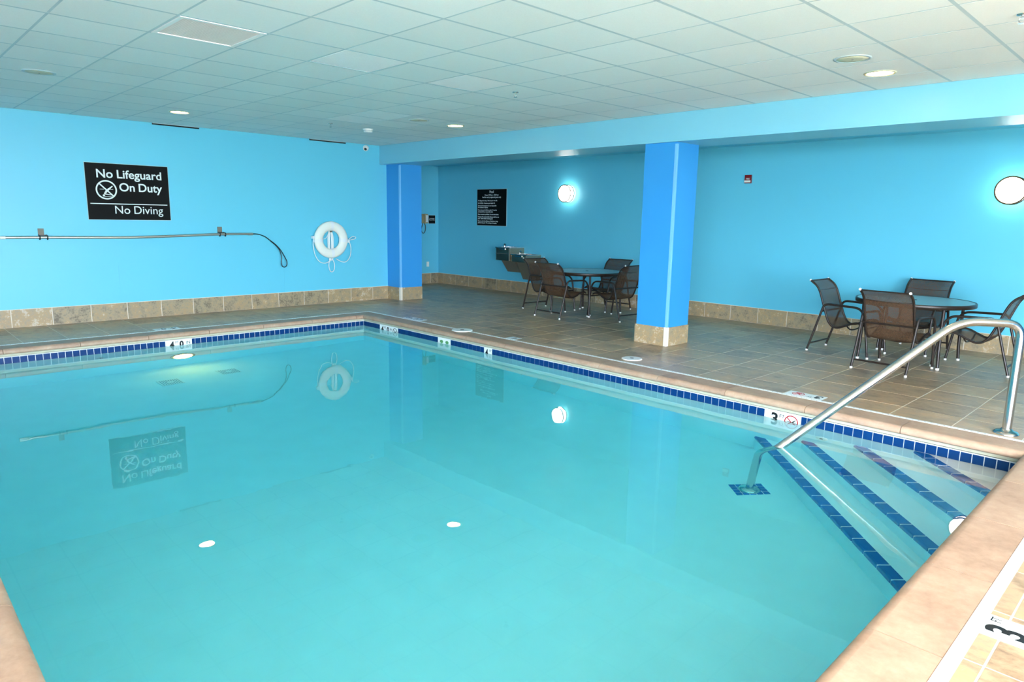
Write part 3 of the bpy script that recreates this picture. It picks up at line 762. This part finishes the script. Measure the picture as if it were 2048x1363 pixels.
# ------------------------------------------------------------------ lifeguard sign (wall x = 0, faces +x, right = +y)
sg = empty('pool_sign', (0, -4.20, 1.42)); tag(sg, 'large black sign reading No Lifeguard On Duty, No Diving', 'sign')
FS = frame((0, 1, 0), (0, 0, 1), (0.012, -0.53, 0)); SW_, SH_ = 1.064, 0.768
flat(MB().box((-0.006, -0.006, -0.012), (SW_ + 0.006, SH_ + 0.006, -0.002)), FS).build('edge', 'sign_edge', sg)
flat(MB().box((0, 0, -0.011), (SW_, SH_, 0.0)), FS).build('board', 'sign_black', sg)
def words(line, size, xr, y, bold, sx):
    """right-aligned line, one lettering part per word"""
    x = xr
    for wd in reversed(line.split()):
        o = text(wd, size, Matrix.Identity(4), 'sign_letter', sg, align='LEFT', bold=bold, ext=0.001, sx=sx)
        xs_ = [v.co.x for v in o.data.vertices]; w_ = max(xs_)
        o.data.transform(FS @ Matrix.Translation((x - w_, y, 0.0005))); x -= w_ + size * 0.27
words('No Lifeguard', 0.160, SW_ - 0.092, 0.575, 0.0024, 1.01)
words('On Duty', 0.160, SW_ - 0.092, 0.398, 0.0024, 0.985)
words('No Diving', 0.158, SW_ - 0.10, 0.085, 0.0, 0.985)
flat(MB().box((0.035, 0.213, 0), (SW_ - 0.035, 0.224, 0.0015)), FS).build('dividing_line', 'sign_letter', sg)
no_dive(0.245, 0.408, 0.132, FS, sg, 'sign_letter', 'sign_letter', 0.0016)

# ------------------------------------------------------------------ rescue pole with loop hook, on two wall brackets
rp = empty('rescue_pole', (0.075, -4.0, 1.18)); tag(rp, 'long aluminium rescue pole with a black cable loop on the wall', 'rescue pole')
def L_(y, z, x=0.0): return (x, y + 4.0, z - 1.18)
MB().tube(smooth_path([L_(-5.70, 1.178), L_(-5.32, 1.180), L_(-4.8, 1.175), L_(-4.32, 1.172), L_(-3.8, 1.185), L_(-2.98, 1.215), L_(-2.47, 1.218)], 6), 0.0185, 14).build('pole', 'aluminium', rp)
MB().tube([L_(-5.79, 1.177), L_(-5.70, 1.178)], 0.022, 14).build('end_cap', 'ring_white', rp)
MB().tube([L_(-2.53, 1.2165), L_(-2.46, 1.218)], 0.021, 14).build('ferrule', 'aluminium', rp)
loop = smooth_path([L_(-2.47, 1.218), L_(-2.38, 1.215), L_(-2.27, 1.18), L_(-2.17, 1.11), L_(-2.08, 1.04), L_(-2.0, 0.95), L_(-1.93, 0.83), L_(-1.90, 0.76), L_(-1.905, 0.70), L_(-1.94, 0.67), L_(-1.985, 0.69), L_(-1.995, 0.76), L_(-1.99, 0.84), L_(-2.02, 0.95), L_(-2.08, 1.03), L_(-2.17, 1.105)], 6)
MB().tube(loop, 0.0075, 8).build('cable_loop', 'black_plastic', rp)
for y, z, lb in ((-5.30, 1.18, 'dark wall bracket holding the capped end of the rescue pole'), (-2.955, 1.214, 'dark wall bracket near the loop end of the rescue pole')):
    o = empty('pole_bracket', (0, y, z)); tag(o, lb, 'bracket', 'rescue pole brackets')
    MB().box((0, -0.034, 0.018), (0.012, 0.034, 0.115)).build('plate', 'fountain_grey', o)
    for s in (-0.030, 0.055):
        P = [(0.01, s, 0.03), (0.05, s, 0.026), (0.088, s, 0.020), (0.10, s, 0.0), (0.09, s, -0.024), (0.072, s, -0.028), (0.058, s, -0.020)]
        MB().tube(smooth_path(P, 4), 0.007, 8).build('hook', 'black_plastic', o)
    MB().box((0.004, -0.034, 0.012), (0.016, 0.060, 0.030)).build('strap', 'black_plastic', o)

# ------------------------------------------------------------------ life ring
lr = empty('life_ring', (0.062, -1.06, 1.115)); tag(lr, 'white ring buoy with white rope hanging on the blue wall', 'life ring')
R0, r0 = 0.2425, 0.082
b = MB(); n, k_ = 48, 16; vs = []; fs = []
for i in range(n):
    a = 2 * math.pi * i / n
    for k in range(k_):
        p = 2 * math.pi * k / k_; rr = R0 + r0 * math.cos(p); vs.append((0.052 * math.sin(p), rr * math.cos(a), rr * math.sin(a) * 0.985))
for i in range(n):
    for k in range(k_):
        i2, k2 = (i + 1) % n, (k + 1) % k_; fs.append((i * k_ + k, i * k_ + k2, i2 * k_ + k2, i2 * k_ + k))
b.add(vs, fs, True).build('ring_body', 'ring_white', lr)
def strap(a):
    q = MB(); vs = []; fs = []; m = 18; w2 = 0.028
    for s in (-1, 1):
        for k in range(m):
            p = 2 * math.pi * k / m; rr = R0 + (r0 + 0.004) * math.cos(p); x = 0.056 * math.sin(p)
            c = Vector((x, rr * math.cos(a), rr * math.sin(a) * 0.985)) + Vector((0, -math.sin(a), math.cos(a))) * s * w2
            vs.append(c)
    for k in range(m): fs.append((k, (k + 1) % m, m + (k + 1) % m, m + k))
    q.add(vs, fs, True).build('strap_band', 'rope_white', lr)
for a in (math.radians(88), math.radians(183), math.radians(-2), math.radians(-88)): strap(a)
def rope(pts, r=0.007): MB().tube(smooth_path(pts, 7), r, 8).build('rope', 'rope_white', lr)
rope([(0.03, -0.345, 0.04), (0.03, -0.36, -0.08), (0.03, -0.33, -0.25), (0.03, -0.25, -0.37), (0.03, -0.14, -0.40), (0.035, -0.02, -0.35)])
rope([(0.03, 0.34, -0.03), (0.03, 0.37, -0.14), (0.03, 0.355, -0.28), (0.03, 0.28, -0.38), (0.03, 0.18, -0.385), (0.03, 0.07, -0.33)])
rope([(0.03, 0.33, 0.0), (0.03, 0.40, 0.05), (0.03, 0.47, 0.045), (0.03, 0.46, 0.015), (0.03, 0.38, 0.0), (0.03, 0.33, -0.01)], 0.006)
rope([(0.03, -0.06, -0.36), (0.03, -0.075, -0.45), (0.03, -0.05, -0.54), (0.03, -0.005, -0.555), (0.03, 0.03, -0.51), (0.03, 0.035, -0.42), (0.03, 0.01, -0.35)])
rope([(0.0, -0.15, 0.01), (0.0, -0.09, 0.04), (-0.01, -0.03, 0.13), (-0.02, 0.0, 0.15)], 0.006)
for dx in (-0.045, -0.02, 0.02, 0.045):
    rope([(-0.02, dx * 0.4, 0.16), (-0.02, dx, 0.05), (-0.02, dx * 1.05, -0.1), (-0.02, dx * 0.9, -0.2), (-0.02, dx * 0.6, -0.36)], 0.012)
MB().box((-0.05, -0.02, 0.13), (0.02, 0.02, 0.155)).build('wall_hook', 'fountain_grey', lr)
for (y, z) in ((-0.35, 0.045), (0.325, -0.03)): MB().box((-0.02, y - 0.022, z - 0.022), (0.035, y + 0.022, z + 0.022)).build('strap_knot', 'rope_white', lr)

# ------------------------------------------------------------------ rules sign, alarm, sconces on the back wall (faces -y, right = +x)
rs = empty('rules_sign', (-0.137, YB, 1.38)); tag(rs, 'black pool rules sign with white lines of text', 'sign')
FR = frame((1, 0, 0), (0, 0, 1), (-0.465, -0.012, 0)); 
flat(MB().box((-0.008, -0.008, -0.012), (0.938, 0.776, -0.003)), FR).build('edge', 'sign_edge', rs)
flat(MB().box((0, 0, -0.011), (0.93, 0.768, 0)), FR).build('board', 'sign_black', rs)
def rt_(body, size, y, x=0.03, al='LEFT', sx=1.0): text(body, size, FR @ Matrix.Translation((x, y, 0.0005)), 'sign_letter', rs, align=al, bold=0.0006, ext=0.0008, sx=sx)
rt_('Pool', 0.075, 0.69, 0.465, 'CENTER'); rt_('Hours: 7:00 am - 12:00 am', 0.043, 0.635, 0.465, 'CENTER', 0.95); rt_('Pool for use by registered guests only', 0.043, 0.588, 0.465, 'CENTER', 0.90)
for k, (t_, y_) in enumerate((('No lifeguard on duty.  Swim at your own risk.', 0.518), ('NO DIVING.  Maximum pool depth 4 ft', 0.463), ('Owners & management are not responsible', 0.41), ('for accidents or injuries.', 0.372), ('Non-swimmers & children under 14 must be', 0.318), ('accompanied by a responsible adult.', 0.28), ('Glass containers prohibited.  Do not swim alone.', 0.226), ('Persons with communicable diseases shall not use', 0.172), ('pool.  Shower before entering pool.', 0.134), ('Persons under the influence of alcohol or drugs', 0.082), ('shall not use pool.  No running or horseplay.', 0.044))):
    rt_(t_, 0.038, y_, 0.03, 'LEFT', 0.88)
fa = empty('fire_alarm', (5.717, YB, 2.20)); tag(fa, 'small red fire alarm strobe high on the back wall', 'fire alarm')
MB().box((-0.052, -0.03, -0.062), (0.052, 0, 0.062)).build('housing', 'alarm_red', fa)
MB().box((-0.046, -0.048, -0.052), (0.046, -0.03, -0.022)).build('strobe_lens', 'ring_white', fa)
text('FIRE', 0.034, frame((1, 0, 0), (0, 0, 1), (0, -0.0305, -0.008)), 'sign_letter', fa, align='CENTER', ext=0.0006)
def sconce(x, z, label):
    o = empty('wall_sconce', (x, YB, z)); tag(o, label, 'wall light', 'round drum wall lights'); r = 0.155; ax = (0, -1, 0)
    MB().lathe([(0.12, 0), (0.12, 0.03)], ax=ax, n=32).build('back_plate', 'white_plastic', o)
    MB().lathe([(0.135, 0.028), (r, 0.034), (r, 0.126), (r - 0.010, 0.132), (0.0001, 0.134)], ax=ax, n=48, cap=False).build('diffuser', 'sconce_diffuser', o)
    for h, m, rr in ((0.036, 'black_plastic', 0.009), (0.134, 'brass_ring', 0.009)):
        MB().tube([(math.cos(2 * math.pi * k / 48) * (r + 0.004), -h, math.sin(2 * math.pi * k / 48) * (r + 0.004)) for k in range(48)], rr, 8, closed=True).build('ring', m, o)
sconce(2.055, 2.027, 'glowing round wall light right of the black rules sign')
sconce(9.10, 1.972, 'glowing round wall light at the right edge above the tables')

# phone, its sign and the outlet on the alcove end wall (faces +x, right = +y)
ph = empty('wall_phone', (XA, 2.505, 1.50)); tag(ph, 'tan wall telephone with hanging cord half hidden by the column', 'telephone')
MB().box((0, -0.085, -0.105), (0.035, 0.085, 0.105)).build('body', 'phone_tan', ph)
hs = smooth_path([(0.06, -0.03, 0.10), (0.085, -0.035, 0.05), (0.088, -0.035, -0.05), (0.06, -0.03, -0.10)], 6)
MB().tube(hs, [0.026 if i < 4 or i > len(hs) - 5 else 0.017 for i in range(len(hs))], 12).build('handset', 'phone_tan', ph)
MB().box((0.034, 0.02, -0.08), (0.038, 0.075, 0.08)).build('keypad', 'white_plastic', ph)
MB().tube(smooth_path([(0.04, -0.03, -0.10), (0.04, 0.0, -0.16), (0.035, 0.005, -0.24), (0.035, -0.02, -0.31), (0.035, -0.07, -0.33), (0.035, -0.11, -0.25), (0.04, -0.07, -0.105)], 6), 0.009, 8).build('cord', 'cord_grey', ph)
ps = empty('phone_sign', (XA, 2.72, 1.485)); tag(ps, 'small black emergency phone sign beside the telephone', 'sign')
MB().box((0, -0.1, -0.1), (0.008, 0.1, 0.1)).build('edge', 'sign_edge', ps); MB().box((0, -0.094, -0.094), (0.009, 0.094, 0.094)).build('board', 'sign_black', ps)
for k, t_ in enumerate(('Emergency', 'Phone Only')): text(t_, 0.034, frame((0, 1, 0), (0, 0, 1), (0.0095, 0, 0.012 - 0.034 * k)), 'sign_letter', ps, align='CENTER', ext=0.0006)
ot = empty('wall_outlet', (XA, 2.60, 0.45)); tag(ot, 'cream electrical outlet low on the alcove end wall', 'outlet')
MB().box((0, -0.036, -0.058), (0.006, 0.036, 0.058)).build('cover_plate', 'ring_white', ot)
for z in (-0.022, 0.022): MB().box((0.006, -0.016, z - 0.014), (0.0085, 0.016, z + 0.014)).build('socket', 'grille_dark' if False else 'white_plastic', ot)

# ------------------------------------------------------------------ drinking fountain, two levels
df = empty('drinking_fountain', (0.92, YB, 0.55)); tag(df, 'two-level stainless steel drinking fountain mounted on the back wall', 'drinking fountain')
def fountain(x0, x1, zt, zb, bandz, skirt_z, tag_):
    X = lambda x: x - 0.92; Z = lambda z: z - 0.55; yf = -0.415
    b = MB(); e = 0.03
    pl = [(X(x0), 0), (X(x0), yf + e), (X(x0) + e * 0.3, yf + e * 0.3), (X(x0) + e, yf), (X(x1) - e, yf), (X(x1) - e * 0.3, yf + e * 0.3), (X(x1), yf + e), (X(x1), 0)]
    b.prism(pl, Z(zb), Z(zt) - 0.012); b.build('cabinet', 'steel_brushed', df)
    f = MB(); m = 0.035; t0 = Z(zt) - 0.012
    # raised rim around a sunk basin
    f.box((X(x0) - 0.004, yf - 0.004, t0), (X(x1) + 0.004, yf + m, t0 + 0.014)); f.box((X(x0) - 0.004, -m * 2.2, t0), (X(x1) + 0.004, 0, t0 + 0.016))
    f.box((X(x0) - 0.004, yf + m, t0), (X(x0) + m, -m * 2.2, t0 + 0.014)); f.box((X(x1) - m, yf + m, t0), (X(x1) + 0.004, -m * 2.2, t0 + 0.014))
    f.build('basin_rim', 'steel', df)
    MB().box((X(x0) + m, yf + m, t0), (X(x1) - m, -m * 2.2, t0 + 0.003)).build('basin', 'grille_dark', df)
    if bandz: MB().box((X(x0) - 0.001, yf - 0.0015, Z(bandz)), (X(x1) + 0.0015, -0.002, Z(bandz) + 0.006)).build('seam_band', 'grille_dark', df)
    sp = MB(); cx = X(x0) + 0.10; cy = yf + 0.16
    sp.tube(smooth_path([(cx, cy, t0), (cx, cy, t0 + 0.045), (cx + 0.005, cy - 0.005, t0 + 0.07), (cx + 0.03, cy - 0.01, t0 + 0.072), (cx + 0.045, cy - 0.012, t0 + 0.055)], 5), 0.015, 10)
    sp.build('spout', 'steel', df)
    MB().box((X(x0) + 0.13, yf - 0.012, t0 - 0.035), (X(x1) - 0.13, yf - 0.001, t0 - 0.008)).build('push_bar', 'steel', df)
    s = MB(); d0, d1 = yf + 0.14, -0.10; a, c = X(x0) + 0.03, X(x1) - 0.01
    s.add([(a, 0, Z(zb)), (c, 0, Z(zb)), (c, d0, Z(zb)), (a, d0, Z(zb)), (a + 0.02, 0, Z(skirt_z)), (c, 0, Z(skirt_z)), (c, d1, Z(skirt_z)), (a + 0.02, d1, Z(skirt_z))],
          [(0, 1, 2, 3), (7, 6, 5, 4), (3, 2, 6, 7), (0, 3, 7, 4), (2, 1, 5, 6)])
    s.build('lower_skirt', 'fountain_grey', df)
fountain(0.445, 0.875, 0.955, 0.69, 0.825, 0.44, 'upper')
fountain(0.905, 1.36, 0.83, 0.68, None, 0.31, 'lower')

# ------------------------------------------------------------------ tables and chairs
def make_table():
    o = empty('patio_table'); zt = 0.70; r = 0.605
    MB().lathe([(0.02, zt - 0.008), (r - 0.012, zt - 0.008), (r - 0.012, zt), (0.02, zt)], n=72, cap=False, smooth=False).build('glass_top', 'table_glass', o)
    MB().lathe([(r - 0.016, zt + 0.002), (r, zt + 0.004), (r + 0.006, zt - 0.006), (r + 0.004, zt - 0.042), (r - 0.006, zt - 0.046), (r - 0.016, zt - 0.040), (r - 0.016, zt + 0.002)], n=72, cap=False).build('rim', 'frame_brown', o)
    MB().lathe([(0.026, zt - 0.012), (0.026, zt + 0.003), (0.019, zt + 0.003), (0.019, zt - 0.012)], n=20, cap=False).build('umbrella_collar', 'frame_brown', o)
    for k in range(4):
        a = math.pi / 4 + k * math.pi / 2; c, s = math.cos(a), math.sin(a)
        MB().tube([(c * q, s * q, z) for q, z in ((0.575, zt - 0.03), (0.568, 0.45), (0.572, 0.2), (0.585, 0.018))], 0.0165, 10).build('leg', 'frame_brown', o)
        MB().tube([(c * 0.585, s * 0.585, 0.0), (c * 0.585, s * 0.585, 0.022)], 0.019, 10).build('foot_cap', 'cap_white', o)
    for k in range(2):
        a = math.pi / 4 + k * math.pi / 2; c, s = math.cos(a), math.sin(a)
        MB().tube([(-c * 0.57, -s * 0.57, zt - 0.03 - 0.018 * k), (c * 0.57, s * 0.57, zt - 0.03 - 0.018 * k)], 0.010, 8).build('top_brace', 'frame_brown', o)
    return o
t1 = make_table(); t1.location = (8.545, 1.62, 0); tag(t1, 'round frosted glass patio table on the right beside the handrail', 'table', 'round patio tables')
t2 = copy_tree(t1); t2.location = (3.60, 1.68, 0); tag(t2, 'round frosted glass patio table on the left near the drinking fountain')

SL = [(-0.038, 0.862), (-0.012, 0.842), (0.03, 0.812), (0.062, 0.775), (0.085, 0.732), (0.108, 0.675), (0.132, 0.605), (0.16, 0.525), (0.192, 0.442), (0.228, 0.370), (0.275, 0.328), (0.335, 0.320), (0.41, 0.348), (0.48, 0.382), (0.545, 0.400), (0.60, 0.392), (0.63, 0.372)]
SIDE = [(0, 0.012), (0.075, 0.27), (0.148, 0.535), (0.163, 0.570), (0.195, 0.590), (0.25, 0.594), (0.36, 0.590), (0.50, 0.586), (0.565, 0.574), (0.612, 0.535), (0.640, 0.47), (0.675, 0.26), (0.712, 0.012)]
def make_chair():
    o = empty('patio_chair'); D0 = -0.358      # local y of the rear feet; the chair faces +y
    prof_ = smooth_path([(0, d + D0, z) for d, z in SL], 4)
    hw = 0.243; nx = 12; b = MB(); vs = []; fs = []
    for p in prof_:
        for k in range(nx + 1):
            x = -hw + 2 * hw * k / nx; sag = 0.018 * (1 - (x / hw) ** 2)
            vs.append((x, p.y - sag * 0.7, p.z - sag * 0.6))
    m = nx + 1
    for i in range(len(prof_) - 1):
        for k in range(nx): fs.append((i * m + k, i * m + k + 1, (i + 1) * m + k + 1, (i + 1) * m + k))
    sl = b.add(vs, fs, True).build('sling_seat', 'sling', o)
    i = 14; q = [Vector(vs[i * m + k]) + Vector((0, -0.002, 0.002)) for k in range(m)]
    MB().tube(q, 0.0035, 6).build('seam', 'frame_brown', sl)
    for s in (-1, 1):
        sd = MB().tube(smooth_path([(s * (0.278 if z < 0.3 else 0.280), d + D0, z) for d, z in SIDE], 5), 0.0135, 10).build('arm_leg_frame', 'frame_brown', o)
        for d in (SIDE[0][0], SIDE[-1][0]): MB().tube([(s * 0.278, d + D0, 0.0), (s * 0.278, d + D0, 0.02)], 0.0148, 10).build('foot_cap', 'cap_white', sd)
        rl = MB().tube([(s * 0.249, p.y, p.z) for p in prof_], 0.0125, 10).build('sling_rail', 'frame_brown', o)
        a = Vector((s * 0.249, prof_[0].y, prof_[0].z)); dd = (prof_[0] - prof_[1]).normalized()
        MB().tube([a - dd * 0.004, a + Vector((0, dd.y, dd.z)) * 0.010], 0.0138, 10).build('end_cap', 'cap_white', rl)
    MB().tube([(-0.249, prof_[1].y - 0.004, prof_[1].z), (0.249, prof_[1].y - 0.004, prof_[1].z)], 0.008, 8).build('top_bar', 'frame_brown', o)
    MB().tube([(-0.278, D0 + 0.027, 0.095), (0.278, D0 + 0.027, 0.095)], 0.0105, 8).build('rear_stretcher', 'frame_brown', o)
    MB().tube([(-0.278, D0 + 0.135, 0.50), (0.278, D0 + 0.135, 0.50)], 0.010, 8).build('back_brace', 'frame_brown', o)
    MB().tube([(-0.278, D0 + 0.655, 0.345), (0.278, D0 + 0.655, 0.345)], 0.0105, 8).build('front_stretcher', 'frame_brown', o)
    MB().tube(smooth_path([(-0.249, D0 + 0.44, 0.352), (-0.15, D0 + 0.44, 0.305), (0, D0 + 0.44, 0.29), (0.15, D0 + 0.44, 0.305), (0.249, D0 + 0.44, 0.352)], 5), 0.009, 8).build('seat_brace', 'frame_brown', o)
    return o
proto = make_chair(); used = False
def place(cx, cy, ang, label):
    """cx, cy: centre of the footprint; ang: heading of the chair's front, degrees from +y"""
    global used
    o = proto if not used else copy_tree(proto); used = True
    o.location = (cx, cy, 0); o.rotation_euler = (0, 0, math.radians(ang)); tag(o, label, 'chair', 'brown sling patio chairs')
place(8.594, 0.915, -4.5, 'brown sling chair at the right table with its back to the pool')
place(7.885, 1.515, -91.5, 'brown sling chair at the right table, on its side nearest the blue column')
place(8.385, 2.345, 175.5, 'brown sling chair at the right table, backed against the wall')
place(9.205, 1.665, 90.0, 'brown sling chair at the right table, farthest right behind the handrail')
place(3.62, 1.075, -2.0, 'brown sling chair at the left table with its back to the pool')
place(2.95, 1.465, -92.5, 'brown sling chair at the left table, in front of the drinking fountain')
place(3.535, 2.29, 180.0, 'brown sling chair at the left table, backed against the wall')
place(4.325, 1.55, 84.0, 'brown sling chair at the left table, partly hidden by the column')
